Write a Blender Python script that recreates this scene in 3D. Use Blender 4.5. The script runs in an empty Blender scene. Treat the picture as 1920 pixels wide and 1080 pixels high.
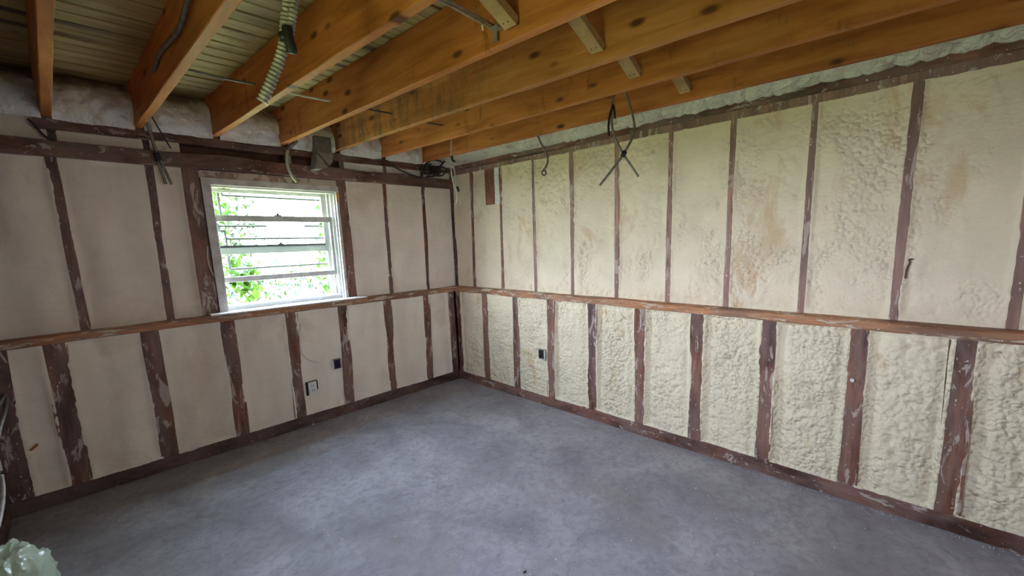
import bpy, bmesh, math, random
from mathutils import Vector, Matrix, noise
random.seed(7)
sc = bpy.context.scene
C = sc.collection
# ------------------------------------------------------------------ camera
CAM = Vector((-2.6962, -3.6045, 1.4388))
YAW, PITCH, ROLL, FPX, CX, CY = 0.7548, -0.1626, -0.0305, 803.7, 34.13, 42.54
fwd = Vector((math.cos(PITCH)*math.cos(YAW), math.cos(PITCH)*math.sin(YAW), math.sin(PITCH)))
r0 = Vector((math.sin(YAW), -math.cos(YAW), 0)); u0 = r0.cross(fwd)
rgt = r0*math.cos(ROLL)+u0*math.sin(ROLL); upv = -r0*math.sin(ROLL)+u0*math.cos(ROLL)
cd = bpy.data.cameras.new('camera'); cam = bpy.data.objects.new('camera', cd); C.objects.link(cam)
M = Matrix((rgt, upv, -fwd)).transposed().to_4x4(); M.translation = CAM
cam.matrix_world = M
cd.sensor_width = 36; cd.lens = FPX/1920*36; cd.shift_x = -CX/1920; cd.shift_y = CY/1920; cd.clip_start = .02
sc.camera = cam
# ------------------------------------------------------------------ world and light
w = bpy.data.worlds.new('sky'); sc.world = w; w.use_nodes = True
nt = w.node_tree; bg = nt.nodes['Background']
SKY = 46
tc = nt.nodes.new('ShaderNodeTexCoord'); sp = nt.nodes.new('ShaderNodeSeparateXYZ'); rp = nt.nodes.new('ShaderNodeValToRGB')
nt.links.new(tc.outputs['Generated'], sp.inputs[0]); nt.links.new(sp.outputs['Z'], rp.inputs[0]); nt.links.new(rp.outputs[0], bg.inputs['Color'])
rp.color_ramp.elements[0].color = (.82, .89, 1, 1); rp.color_ramp.elements[1].color = (.52, .68, 1, 1)
bg.inputs['Strength'].default_value = SKY
def portal(name, loc, rot, sx, sy):
    l = bpy.data.lights.new(name, 'AREA'); l.shape = 'RECTANGLE'; l.size = sx; l.size_y = sy
    l.cycles.is_portal = True
    o = bpy.data.objects.new(name, l); o.location = loc; o.rotation_euler = rot; C.objects.link(o)
DY0, DY1, SZ, DZ = -2.4, -2.85, 1.0, 1.8    # a second window in the left wall, out of view
portal('side_daylight', (-3.27, (DY0+DY1)/2, (DZ+SZ)/2), (0, -math.pi/2, 0), DZ-SZ, DY0-DY1)
FX0, FX1, FZ0, FZ1 = -2.15, -1.85, 1.1, 1.55     # unseen opening added in the wall behind the camera for fill light
portal('front_fill', ((FX0+FX1)/2, -5.37, (FZ0+FZ1)/2), (math.pi/2, 0, 0), FX1-FX0, FZ1-FZ0)
portal('window_daylight', (-1.53, .27, 1.45), (-math.pi/2, 0, 0), .9, .9)
sc.view_settings.view_transform = 'Standard'; sc.view_settings.look = 'None'
sc.view_settings.exposure = 0.48; sc.view_settings.gamma = 1; sc.view_settings.use_curve_mapping = False
sc.cycles.max_bounces = 10; sc.cycles.diffuse_bounces = 7; sc.cycles.sample_clamp_indirect = 6

# ------------------------------------------------------------------ helpers
def ray(x, y): return fwd + rgt*((x-960-CX)/FPX) - upv*((y-540-CY)/FPX)
def onx(x, y, X): d = ray(x, y); return CAM + d*((X-CAM.x)/d.x)
def ony(x, y, Y): d = ray(x, y); return CAM + d*((Y-CAM.y)/d.y)
def onz(x, y, Z): d = ray(x, y); return CAM + d*((Z-CAM.z)/d.z)
def dep(p): return (p-CAM).dot(fwd)
def atd(x, y, d): return CAM + ray(x, y)*d

def link(name, me, mat=None, parent=None, smooth=False):
    o = bpy.data.objects.new(name, me); C.objects.link(o)
    if mat is not None and not me.materials: me.materials.append(mat)
    if parent is not None: o.parent = parent
    if smooth: me.polygons.foreach_set('use_smooth', [True]*len(me.polygons))
    return o
class MB:
    def __init__(s): s.v = []; s.f = []
    def add(s, v, f):
        n = len(s.v); s.v += [tuple(p) for p in v]; s.f += [tuple(i+n for i in q) for q in f]
    def box(s, a, b):
        x0, x1 = sorted((a[0], b[0])); y0, y1 = sorted((a[1], b[1])); z0, z1 = sorted((a[2], b[2]))
        s.add([(x0,y0,z0),(x1,y0,z0),(x1,y1,z0),(x0,y1,z0),(x0,y0,z1),(x1,y0,z1),(x1,y1,z1),(x0,y1,z1)],
              [(3,2,1,0),(4,5,6,7),(0,1,5,4),(1,2,6,5),(2,3,7,6),(3,0,4,7)])
    def beam(s, p0, p1, side, wd, th, ch=.003, n=6, jit=.0012, seed=0):
        """chamfered timber from p0 to p1; side = width axis, thickness axis derived"""
        p0, p1 = Vector(p0), Vector(p1); ax = (p1-p0).normalized(); side = (Vector(side)-ax*ax.dot(Vector(side))).normalized()
        nn = ax.cross(side); a, b = wd/2, th/2
        prof = [(-a+ch,-b),(a-ch,-b),(a,-b+ch),(a,b-ch),(a-ch,b),(-a+ch,b),(-a,b-ch),(-a,-b+ch)]
        vs = []
        for i in range(n+1):
            c = p0.lerp(p1, i/n)
            for k, (q, r) in enumerate(prof):
                j = noise.noise(Vector((c.x*3+seed, c.y*3+k*.7, c.z*3)))*jit*2
                vs.append(c+side*(q+j*(1 if q > 0 else -1))+nn*(r+j*(1 if r > 0 else -1)))
        fs = [tuple(reversed(range(8))), tuple(n*8+k for k in range(8))]
        for i in range(n):
            for k in range(8):
                fs.append((i*8+k, i*8+(k+1) % 8, (i+1)*8+(k+1) % 8, (i+1)*8+k))
        s.add(vs, fs)
    def tube(s, pts, r, n=8, step=None, corr=0, pitch=.012, cap=True):
        pts = [Vector(p) for p in pts]
        # catmull resample
        P = [pts[0]*2-pts[1]]+pts+[pts[-1]*2-pts[-2]]
        out = []
        for i in range(1, len(P)-2):
            L = (P[i+1]-P[i]).length; m = max(2, int(L/(step or max(.01, L/6))))
            for k in range(m):
                t = k/m
                out.append(.5*((2*P[i])+(P[i+1]-P[i-1])*t+(2*P[i-1]-5*P[i]+4*P[i+1]-P[i+2])*t*t+(3*P[i]-P[i-1]-3*P[i+1]+P[i+2])*t**3))
        out.append(pts[-1])
        up = Vector((.3, .5, .8)).normalized(); vs = []; d = 0
        for i, c in enumerate(out):
            if i: d += (c-out[i-1]).length
            t = (out[min(i+1, len(out)-1)]-out[max(i-1, 0)]).normalized()
            a = t.cross(up)
            if a.length < 1e-3: a = t.cross(Vector((1, 0, 0)))
            a.normalize(); b = t.cross(a); up = b if False else up
            rr = r+(corr*math.sin(2*math.pi*d/pitch) if corr else 0)
            for k in range(n):
                g = 2*math.pi*k/n; vs.append(c+a*(rr*math.cos(g))+b*(rr*math.sin(g)))
        fs = []
        for i in range(len(out)-1):
            for k in range(n): fs.append((i*n+k, i*n+(k+1) % n, (i+1)*n+(k+1) % n, (i+1)*n+k))
        fs.append(tuple(range(n))[::-1]); m = (len(out)-1)*n; fs.append(tuple(m+k for k in range(n)))
        s.add(vs, fs)
    def ribbon(s, pts, w_, th, wax):
        """flat strap following pts"""
        pts = [Vector(p) for p in pts]; vs = []; wax = Vector(wax).normalized()
        for i, c in enumerate(pts):
            t = (pts[min(i+1, len(pts)-1)]-pts[max(i-1, 0)]).normalized(); a = (wax-t*t.dot(wax)).normalized(); b = t.cross(a)
            for q, r in ((-1,-1),(1,-1),(1,1),(-1,1)): vs.append(c+a*(q*w_/2)+b*(r*th/2))
        fs = [(3,2,1,0), tuple((len(pts)-1)*4+k for k in range(4))]
        for i in range(len(pts)-1):
            for k in range(4): fs.append((i*4+k, i*4+(k+1) % 4, (i+1)*4+(k+1) % 4, (i+1)*4+k))
        s.add(vs, fs)
    def build(s, name, mat, parent=None, smooth=False):
        me = bpy.data.meshes.new(name); me.from_pydata(s.v, [], s.f); me.validate(); me.update()
        return link(name, me, mat, parent, smooth)
def empty(name, loc=(0, 0, 0)):
    o = bpy.data.objects.new(name, None); o.location = loc; C.objects.link(o); o.empty_display_size = .1; return o
def kid(o, root):                       # parent while keeping world-space mesh coordinates
    o.parent = root; o.matrix_parent_inverse = Matrix.Translation(-Vector(root.location)); return o
def tag(o, label, cat, group=None):
    o['label'] = label; o['category'] = cat
    if group: o['group'] = group
    return o
def rebase(o, loc):                     # put a mesh object's origin at loc
    loc = Vector(loc); o.data.transform(Matrix.Translation(-loc)); o.location = loc; return o
def struct(o): o['kind'] = 'structure'; return o
def grid(name, nu, nv, fn, mat, parent=None):
    vs = [fn(i/nu, j/nv) for j in range(nv+1) for i in range(nu+1)]
    fs = [(j*(nu+1)+i, j*(nu+1)+i+1, (j+1)*(nu+1)+i+1, (j+1)*(nu+1)+i) for j in range(nv) for i in range(nu)]
    me = bpy.data.meshes.new(name); me.from_pydata(vs, [], fs); me.update()
    return link(name, me, mat, parent, True)

# ------------------------------------------------------------------ materials
def mat(name, rough=.7, spec=.3, metal=0):
    m = bpy.data.materials.new(name); m.use_nodes = True; b = m.node_tree.nodes['Principled BSDF']
    b.inputs['Roughness'].default_value = rough; b.inputs['Specular IOR Level'].default_value = spec; b.inputs['Metallic'].default_value = metal
    return m, m.node_tree, b
def nd(t, k, **kw):
    n = t.nodes.new('ShaderNode'+k)
    for a, v in kw.items():
        if a in n.inputs.keys(): n.inputs[a].default_value = v
        else: setattr(n, a, v)
    return n
def coords(t, scale=(1, 1, 1)):
    g = nd(t, 'NewGeometry'); mp = nd(t, 'Mapping'); mp.inputs['Scale'].default_value = scale
    t.links.new(g.outputs['Position'], mp.inputs['Vector']); return mp.outputs[0]
def noi(t, vec, scale, detail=4, rough=.55, dist=0):
    n = nd(t, 'TexNoise'); n.inputs['Scale'].default_value = scale; n.inputs['Detail'].default_value = detail
    n.inputs['Roughness'].default_value = rough; n.inputs['Distortion'].default_value = dist
    t.links.new(vec, n.inputs['Vector']); return n.outputs['Fac']
def ramp(t, fac, stops):
    r = nd(t, 'ValToRGB'); cr = r.color_ramp
    while len(cr.elements) < len(stops): cr.elements.new(.5)
    for e, (p, c) in zip(cr.elements, stops): e.position = p; e.color = (c[0], c[1], c[2], 1) if hasattr(c, '__len__') else (c, c, c, 1)
    t.links.new(fac, r.inputs[0]); return r.outputs[0]
def mix(t, fac, a, b, mode='MIX'):
    n = nd(t, 'Mix', data_type='RGBA', blend_type=mode)
    for k, v in ((0, fac), (6, a), (7, b)):
        if hasattr(v, 'is_output') or isinstance(v, bpy.types.NodeSocket): t.links.new(v, n.inputs[k])
        else: n.inputs[k].default_value = v if k == 0 else (v[0], v[1], v[2], 1)
    return n.outputs[2]
def bump(t, b, h, strength=.5, dist=.01, prev=None):
    n = nd(t, 'Bump'); n.inputs['Strength'].default_value = strength; n.inputs['Distance'].default_value = dist
    t.links.new(h, n.inputs['Height'])
    if prev is not None: t.links.new(prev, n.inputs['Normal'])
    t.links.new(n.outputs[0], b.inputs['Normal']); return n.outputs[0]

def foam_mat(name, base, tan, fine=.35, tan_lo=.56, stain=None, lump=0, lmask=None):
    m, t, b = mat(name, .62, .25)
    c = coords(t)
    col = mix(t, ramp(t, noi(t, c, 5, 5, .6), [(.4, 0), (.7, 1)]), base, tuple(x*.9 for x in base))
    col = mix(t, ramp(t, noi(t, coords(t, (1.3, 1.3, .8)), 2.6, 6, .62, .6), [(tan_lo, 0), (tan_lo+.1, 1)]), col, tan)
    if stain: col = mix(t, ramp(t, noi(t, coords(t, (2, 2, .5)), 2.1, 3), [(.45, 0), (.75, .8)]), col, stain)
    t.links.new(col, b.inputs['Base Color'])
    p = bump(t, b, noi(t, c, 60, 5, .6), fine, .006)
    p = bump(t, b, noi(t, coords(t, (1, 1, 2.4)), 14, 4, .6, .5), fine, .012, p)
    if lump:
        v = nd(t, 'TexVoronoi', feature='SMOOTH_F1'); v.inputs['Scale'].default_value = 46; v.inputs['Smoothness'].default_value = .25
        wn_ = nd(t, 'TexNoise'); wn_.inputs['Scale'].default_value = 14; t.links.new(c, wn_.inputs['Vector'])
        wm = nd(t, 'VectorMath', operation='MULTIPLY_ADD'); wm.inputs[1].default_value = (.03, .03, .03); t.links.new(wn_.outputs['Color'], wm.inputs[0]); t.links.new(c, wm.inputs[2]); t.links.new(wm.outputs[0], v.inputs['Vector'])
        inv = nd(t, 'Math', operation='MULTIPLY'); t.links.new(v.outputs['Distance'], inv.inputs[0])
        msk = ramp(t, noi(t, coords(t, (1, 1.1, .8)), 3.2, 4, .6), lmask or [(.35, .2), (.6, 1)]); ng = nd(t, 'Math', operation='MULTIPLY'); ng.inputs[1].default_value = -1
        t.links.new(msk, ng.inputs[0]); t.links.new(ng.outputs[0], inv.inputs[1])
        bump(t, b, inv.outputs[0], lump, .022, p)
    return m
foam_R = foam_mat('cream_foam', (.80, .70, .52), (.66, .50, .30), .6, .60, None, .8)
foam_U = foam_mat('pale_cream_foam', (.77, .66, .50), (.64, .48, .32), .55, .58, None, .75, [(.50, 0), (.62, .8)])
foam_L = foam_mat('trimmed_foam', (.86, .76, .64), (.74, .62, .50), .45, .56, (.70, .59, .50))
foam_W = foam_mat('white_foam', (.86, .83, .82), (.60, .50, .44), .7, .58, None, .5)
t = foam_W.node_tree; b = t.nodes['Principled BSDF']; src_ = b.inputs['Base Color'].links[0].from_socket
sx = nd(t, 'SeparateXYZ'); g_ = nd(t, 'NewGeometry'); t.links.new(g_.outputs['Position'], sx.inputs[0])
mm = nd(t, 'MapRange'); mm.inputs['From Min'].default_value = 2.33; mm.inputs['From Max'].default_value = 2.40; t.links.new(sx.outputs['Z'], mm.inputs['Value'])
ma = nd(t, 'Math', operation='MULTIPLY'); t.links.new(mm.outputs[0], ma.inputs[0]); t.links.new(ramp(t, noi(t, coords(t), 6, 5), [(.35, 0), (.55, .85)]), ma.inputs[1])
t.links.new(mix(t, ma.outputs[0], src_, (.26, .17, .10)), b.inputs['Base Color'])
foam_G = foam_mat('greenish_foam', (.72, .70, .62), (.50, .42, .34), .6, .56, None, .6)

def stud_mat(name, sc_, residue=.52, base=(.155, .062, .04), dark=(.055, .024, .018), res=(.50, .41, .36), grain=(18, 18, 2), hz=.48):
    m, t, b = mat(name, .55, .35)
    g = noi(t, coords(t, grain), 3, 6, .6)
    big = noi(t, coords(t, tuple(x*1.3 for x in sc_)), 1.5, 4, .6, .3)
    light = tuple(min(1, x*1.75) for x in base)
    col = mix(t, ramp(t, g, [(.35, 0), (.65, 1)]), tuple(x*.72 for x in base), light)
    col = mix(t, ramp(t, big, [(.40, 1), (.58, 0)]), col, dark)
    haze = ramp(t, noi(t, coords(t, sc_), 3.2, 5, .6, .4), [(residue-.14, 0), (residue+.06, hz)])
    col = mix(t, haze, col, (res[0]*.55, res[1]*.45, res[2]*.45))
    thr = ramp(t, noi(t, coords(t, sc_), 7, 8, .68, .8), [(residue+.06, 0), (residue+.09, .8)])
    col = mix(t, thr, col, res)
    spot = ramp(t, noi(t, coords(t), 60, 2), [(.70, 0), (.72, .9)])
    col = mix(t, spot, col, (.7, .62, .55))
    t.links.new(col, b.inputs['Base Color'])
    p = bump(t, b, g, .25, .004)
    bump(t, b, thr, .6, .004, p)
    return m
stud_V = stud_mat('stained_stud', (2.6, 2.6, .7), .50, (.17, .062, .034), (.045, .018, .013))
stud_P = stud_mat('pinkish_stud', (2.6, 2.6, .6), .50, (.27, .15, .115), (.15, .08, .06), (.46, .36, .31))
plate_X = stud_mat('stained_plate', (1, 1, 2.4), .53, grain=(2, 2, 26))
ledge_M = stud_mat('ledge_wood', (.8, .8, 4.5), .49, (.36, .145, .055), (.19, .08, .04), (.60, .50, .38), (2, 2, 26), .35)
plate_D = stud_mat('dark_sill_plate', (1, 1, 2.4), .57, (.085, .045, .035), (.03, .018, .014), (.34, .28, .25), (2, 2, 26))

def joist_mat(name, a, b2, c2, sx, stain=.60, mould=False):
    m, t, b = mat(name, .6, .3)
    g = noi(t, coords(t, sx), 2.2, 8, .62, .5)
    col = ramp(t, g, [(.30, a), (.5, b2), (.70, c2)])
    big = ramp(t, noi(t, coords(t, (1, .8, 2)), 1.7, 4), [(.35, .72), (.65, 1.08)])
    col = mix(t, 1, col, big, 'MULTIPLY')
    # knots
    v = nd(t, 'TexVoronoi'); v.inputs['Scale'].default_value = 1.0; v.inputs['Randomness'].default_value = 1
    oi = nd(t, 'ObjectInfo'); mo = nd(t, 'Math', operation='MULTIPLY'); mo.inputs[1].default_value = 37; t.links.new(oi.outputs['Random'], mo.inputs[0])
    cx_ = nd(t, 'CombineXYZ'); t.links.new(mo.outputs[0], cx_.inputs['X']); av = nd(t, 'VectorMath', operation='ADD')
    t.links.new(coords(t, (.5, 4.2, 10)), av.inputs[0]); t.links.new(cx_.outputs[0], av.inputs[1]); t.links.new(av.outputs[0], v.inputs['Vector'])
    kn = ramp(t, v.outputs['Distance'], [(.09, .95), (.20, 0)])
    col = mix(t, kn, col, (a[0]*.25, a[1]*.22, a[2]*.3))
    st = ramp(t, noi(t, coords(t, (3, 6, 1.6)), 1.7, 6, .7), [(stain, 0), (stain+.14, .8)])
    col = mix(t, st, col, (a[0]*.35, a[1]*.35, a[2]*.4))
    if mould:                           # grey-black mould bloom on the stretch nearest the window wall
        xx = nd(t, 'SeparateXYZ'); gg = nd(t, 'NewGeometry'); t.links.new(gg.outputs['Position'], xx.inputs[0])
        mr = nd(t, 'MapRange'); mr.inputs['From Min'].default_value = -1.9; mr.inputs['From Max'].default_value = -1.3; t.links.new(xx.outputs['Y'], mr.inputs['Value'])
        mu = nd(t, 'Math', operation='MULTIPLY'); t.links.new(mr.outputs[0], mu.inputs[0]); t.links.new(ramp(t, noi(t, coords(t, (3, 7, 2)), 1.7, 6, .7), [(.46, 0), (.62, .75)]), mu.inputs[1])
        col = mix(t, mu.outputs[0], col, (.10, .08, .04))
    t.links.new(col, b.inputs['Base Color']); bump(t, b, g, .3, .004)
    return m
joist_M = joist_mat('joist_wood', (.34, .105, .024), (.50, .172, .042), (.60, .25, .075), (9, .9, 9))
strut_M = joist_mat('strut_wood', (.30, .18, .08), (.42, .26, .12), (.5, .33, .17), (4, 4, 4))
joist_S = joist_mat('stained_joist_wood', (.33, .115, .028), (.48, .19, .052), (.58, .27, .09), (9, .9, 9), .62, True)
deck_M = joist_mat('deck_wood', (.27, .19, .07), (.43, .33, .13), (.56, .46, .22), (1, 12, 9), .62)

def plain(name, col, rough=.5, metal=0, var=.12, scale=20, spec=.4):
    m, t, b = mat(name, rough, spec, metal)
    c = mix(t, ramp(t, noi(t, coords(t), scale, 5), [(.3, 0), (.7, 1)]), tuple(x*(1-var) for x in col), tuple(min(1, x*(1+var)) for x in col))
    t.links.new(c, b.inputs['Base Color']); bump(t, b, noi(t, coords(t), scale*3, 3), .1, .002); return m
steel = plain('galvanised_steel', (.27, .245, .22), .5, .25, .3, 30)
steel_d = plain('dull_armour', (.20, .18, .16), .5, .6, .35, 40)
black = plain('black_tape', (.012, .012, .014), .55)
cabw = plain('white_sheath', (.62, .60, .54), .5)
cabg = plain('olive_sheath', (.40, .42, .30), .5)
cabk = plain('dark_sheath', (.035, .030, .028), .5)
paint = plain('old_white_paint', (.72, .72, .70), .45, 0, .1, 12)
paint_d = plain('grimy_paint', (.60, .57, .54), .6, 0, .28, 14)
plast = plain('white_plastic', (.70, .68, .64), .4)
void = plain('box_interior', (.01, .01, .015), .8)
wire_M = plain('thin_dark_wire', (.05, .055, .05), .5)
ply = plain('back_board', (.12, .055, .035), .8, 0, .4, 8)
orange = plain('orange_wood', (.55, .22, .06), .6, 0, .3, 30)

# concrete floor
fl, t, b = mat('concrete', .75, .3)
c = coords(t)
col = ramp(t, noi(t, c, 2.2, 9, .62, .6), [(.32, (.23, .218, .245)), (.5, (.34, .325, .355)), (.68, (.44, .42, .45))])
col = mix(t, ramp(t, noi(t, c, 22, 7, .72, .8), [(.45, .0), (.7, .6)]), col, (.17, .155, .17))
col = mix(t, ramp(t, noi(t, coords(t, (1.2, 1, 1)), 1.1, 6, .6, 1.0), [(.5, 0), (.7, .55)]), col, (.25, .22, .205))
v = nd(t, 'TexVoronoi', feature='DISTANCE_TO_EDGE'); v.inputs['Scale'].default_value = .8
wn = nd(t, 'TexNoise'); wn.inputs['Scale'].default_value = 3; wn.inputs['Detail'].default_value = 8; t.links.new(c, wn.inputs['Vector'])
ad = nd(t, 'VectorMath', operation='ADD'); t.links.new(c, ad.inputs[0]); t.links.new(wn.outputs['Color'], ad.inputs[1]); t.links.new(ad.outputs[0], v.inputs['Vector'])
ck = ramp(t, v.outputs['Distance'], [(.0, 1), (.006, 0)])
ckm = nd(t, 'Math', operation='MULTIPLY'); t.links.new(ck, ckm.inputs[0]); t.links.new(ramp(t, noi(t, c, 2, 2), [(.48, 0), (.6, .5)]), ckm.inputs[1])
col = mix(t, ckm.outputs[0], col, (.10, .095, .10))
dust = ramp(t, noi(t, c, 120, 2), [(.74, 0), (.77, .5)])
col = mix(t, dust, col, (.5, .48, .46))
t.links.new(col, b.inputs['Base Color'])
p = bump(t, b, noi(t, c, 40, 8, .7), .35, .004); bump(t, b, noi(t, c, 5, 6, .6), .3, .012, p)

glass, t, b = mat('glass', 0, .5)
for n_ in list(t.nodes):
    if n_.type == 'BSDF_PRINCIPLED': t.nodes.remove(n_)
tr = nd(t, 'BsdfTransparent'); gl = nd(t, 'BsdfGlossy'); gl.inputs['Roughness'].default_value = .02; mx = nd(t, 'MixShader'); mx.inputs[0].default_value = .06
tr.inputs[0].default_value = (.94, .97, .95, 1)
t.links.new(tr.outputs[0], mx.inputs[1]); t.links.new(gl.outputs[0], mx.inputs[2]); t.links.new(mx.outputs[0], t.nodes['Material Output'].inputs[0])

def leaf_mat(name, col):
    m, t, b = mat(name, .5, .3)
    b.inputs['Base Color'].default_value = (*col, 1)
    tl = nd(t, 'BsdfTranslucent'); tl.inputs[0].default_value = (col[0]*1.1, col[1]*1.1, col[2]*.6, 1); mx = nd(t, 'MixShader'); mx.inputs[0].default_value = .45
    t.links.new(b.outputs[0], mx.inputs[1]); t.links.new(tl.outputs[0], mx.inputs[2]); t.links.new(mx.outputs[0], t.nodes['Material Output'].inputs[0])
    return m
leafA = leaf_mat('bright_leaf', (.034, .080, .014)); leafB = leaf_mat('pale_leaf', (.017, .028, .016))
lawn = plain('lawn', (.30, .33, .07), .9, 0, .35, 6)
bark = plain('bark', (.10, .07, .045), .9, 0, .3, 20)

# ------------------------------------------------------------------ foam surfaces
def cell(u, z, s):                      # rounded popcorn lumps, 0..1
    d = noise.voronoi(Vector((u*s, z*s, .37*s)))[0][0]
    return math.sqrt(max(0., 1-1.15*d*d))
def fb(x, y, s, z=0.): return noise.noise(Vector((x*s, y*s, z)))
def foam(name, wall, a, b_, z0, z1, plane, m, parent, mode, res=.012, ov=.010, ovz=.006):
    """sprayed foam between two studs. wall 'R' (x=plane, along y) or 'L' (y=plane, along x)."""
    nu = max(6, int((b_-a+2*ov)/res)); nv = max(4, int((z1-z0+2*ovz)/res))
    def f(i, j):
        u = a-ov+(b_-a+2*ov)*i; z = z0-ovz+(z1-z0+2*ovz)*j
        e = min(u-a, b_-u); ez = min(z-z0, z1-z)
        k = min(e, ez)
        h = -.010+fb(u, z, 3.1, 5)*.010+fb(u, z, 9, 1)*.004
        q = 0
        if mode == 'pop':               # heavy lumps
            msk = min(1, max(0, (e-.02)/.04))*min(1, max(0, (ez-.01)/.03))
            near = min(1, max(.25, (-u-.55)/1.2))
            msk *= near*(.65+.5*fb(u, z, 4, 9))
            wu, wz = u+fb(u, z, 18, 41)*.012, z+fb(u, z, 18, 51)*.012; q = (cell(wu, wz*1.1, 27)*.75+cell(wu+3, wz, 52)*.35-.75)*.040*msk
            lm = max(0, 1-abs(b_-u-.035)/.035) if near > .5 else 0; rm = max(0, 1-abs(u-a-.022)/.022)
            h += .004*msk-.016*lm**.5-.006*rm**.5
        elif mode == 'ridge':
            msk = min(1, max(0, (e-.03)/.05))
            h += msk*(.020*abs(fb(u*.6, z*2.4, 7, 2))+cell(u, z*1.8, 26)*.022-.012)
        elif mode == 'patch':
            pm = fb(u*1.1, z*.7, 3.2, 12)+fb(u, z, 9, 3)*.35
            bot = max(0, 1-(z-z0)/.16)
            msk = max(0, min(1, (pm+(.12 if -2.7 < u < -.9 else .03))*3.2))*min(1, max(0, e/.05))
            msk = max(msk, bot*bot*1.3)
            far = min(1, max(.3, (u+4.3)/2.2)) if wall == 'R' else .4
            q = (cell(u+fb(u, z, 20, 4)*.014, z+fb(u, z, 20, 6)*.014, 25)*.8+cell(u, z+2, 52)*.35-.8)*.034*msk*far
            q += .004*msk*far
        elif mode == 'smooth':
            q = fb(u*.8, z*1.8, 16, 8)*.0022+fb(u, z, 40, 8)*.0008+(.0085 if u < -1.9 else .003)*math.sin(u*24+fb(u, z, 1.3)*1.6)
            bot = max(0, 1-(z-z0)/.06); q += bot*cell(u, z, 40)*.006
        h += q
        if k < .018:
            s = max(0, min(1, k/.018)); rag = (.0005+fb(u*1.5, z*1.5, 17, 21)*.0065+fb(u, z, 9, 31)*.005)*((.35 if plane == 0 else .28) if wall == 'R' else .35)-(.0 if wall == 'R' else .0007)
            h = h*s+rag*(1-s)
            if k < 0: h = rag+k*.35
        x = plane-h if wall == 'R' else plane-h
        return (x, u, z) if wall == 'R' else (u, x, z)
    o = grid(name, nu, nv, f, m, parent)
    if wall == 'R': o.data.flip_normals()
    return o

# ------------------------------------------------------------------ floor
floor = MB(); floor.box((-3.32, .25, -.1), (.25, -5.4, 0)); floor = struct(floor.build('floor', fl))
REC = .088
# ------------------------------------------------------------------ wall_right
o = MB(); o.box((.17, .3, 0), (.26, -5.4, 2.2)); o.box((.05, 0, 0), (.17, -5.4, .94)); wr = struct(o.build('wall_right', ply))
def timber(name, p0, p1, side, wd, th, m, parent, seed=0, ch=.003, n=8, jit=.0014):
    q = MB(); q.beam(p0, p1, side, wd, th, ch, n, jit, seed); return q.build(name, m, parent)
timber('base_plate', (.045, .06, .044), (.045, -5.3, .044), (1, 0, 0), .09, .088, plate_X, wr, 1, n=60, jit=.003)
timber('ledge_plate', (.066, .10, .9655), (.066, -5.3, .9655), (1, 0, 0), .145, .049, ledge_M, wr, 2, .006, 60, .003)
timber('top_plate', (.135, .10, 2.128), (.135, -5.3, 2.128), (1, 0, 0), .094, .046, stud_P, wr, 3, n=60, jit=.003)
timber('top_plate', (.128, .10, 2.1755), (.128, -5.3, 2.1755), (1, 0, 0), .094, .047, plate_X, wr, 4, n=60, jit=.003)
RU = [-.22-.4075*i for i in range(13)]; RU = [(-.25, -.22), (-.661, -.638)] + [(y, y) for y in (-1.064, -1.472, -1.885, -2.289, -2.676, -3.083, -3.486, -3.885, -4.29, -4.7, -5.1)]
for i, (yt, yb) in enumerate(RU):
    timber('stud', (.132, yb, .985), (.132, yt, 2.108), (0, 1, 0), .040+.004*math.sin(i*5), .088, stud_P if i > 1 else stud_V, wr, i+10)
RLs = [(-.461, -.465), (-.873, -.89), (-1.283, -1.305), (-1.715, -1.72), (-2.128, -2.128), (-2.54, -2.538), (-2.954, -2.949), (-3.371, -3.361), (-3.762, -3.74), (-4.17, -4.16), (-4.58, -4.57), (-4.99, -4.98)]
for i, (yb, yt) in enumerate(RLs):
    timber('stud', (.022, yb, .086), (.022, yt, .943), (0, 1, 0), (.082, .084, .082, .088, .086, .088, .086, .088, .098, .09, .09, .09)[i], .04, stud_V, wr, i+30, .003, 16, .003)
timber('corner_stud', (.020, -.05, .086), (.020, -.045, .943), (0, 1, 0), .062, .04, stud_V, wr, 50, n=16, jit=.003)
timber('corner_stud', (.132, .068, .985), (.132, .07, 2.108), (0, 1, 0), .052, .088, plate_D, wr, 51, n=16, jit=.004)
edges = [(-.08, -.079)]+[(a, a) for a, _ in RLs]
pv = -.082
for i, (yb, yt) in enumerate(RLs):
    y1 = (yb+yt)/2; foam('foam_panel', 'R', y1+.043, pv, .088, .942, .0, foam_R, wr, 'ridge' if i in (0, 1, 2, 3) and i != 3 else 'pop', .0072 if i > 2 and i < 10 else .012)
    pv = y1-.043
pv = .045
for i, (yt, yb) in enumerate(RU):
    y1 = (yt+yb)/2
    if i == 1:                          # bay with the exposed board: foam stops below it
        foam('foam_panel', 'R', y1+.02, pv, .99, 1.775, REC, foam_U, wr, 'smooth')
        foam('foam_panel', 'R', -.435, pv, 1.775, 2.104, REC, foam_U, wr, 'smooth')
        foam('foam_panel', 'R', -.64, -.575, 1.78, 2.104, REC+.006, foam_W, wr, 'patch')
        q = MB(); q.beam((.104, -.505, 1.775), (.104, -.505, 2.106), (0, 1, 0), .138, .02, .002, 4, .001, 5); q.build('cover_board', stud_mat('bare_brown_board', (1, 1, 1), .66, (.20, .075, .04), (.10, .04, .025)), wr)
    else:
        foam('foam_panel', 'R', y1+.02, pv, .99, 2.104, REC, foam_U, wr, 'smooth' if i == 0 or i > 10 else 'patch', .0085 if 1 < i < 10 else .014)
    pv = y1-.02
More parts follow.
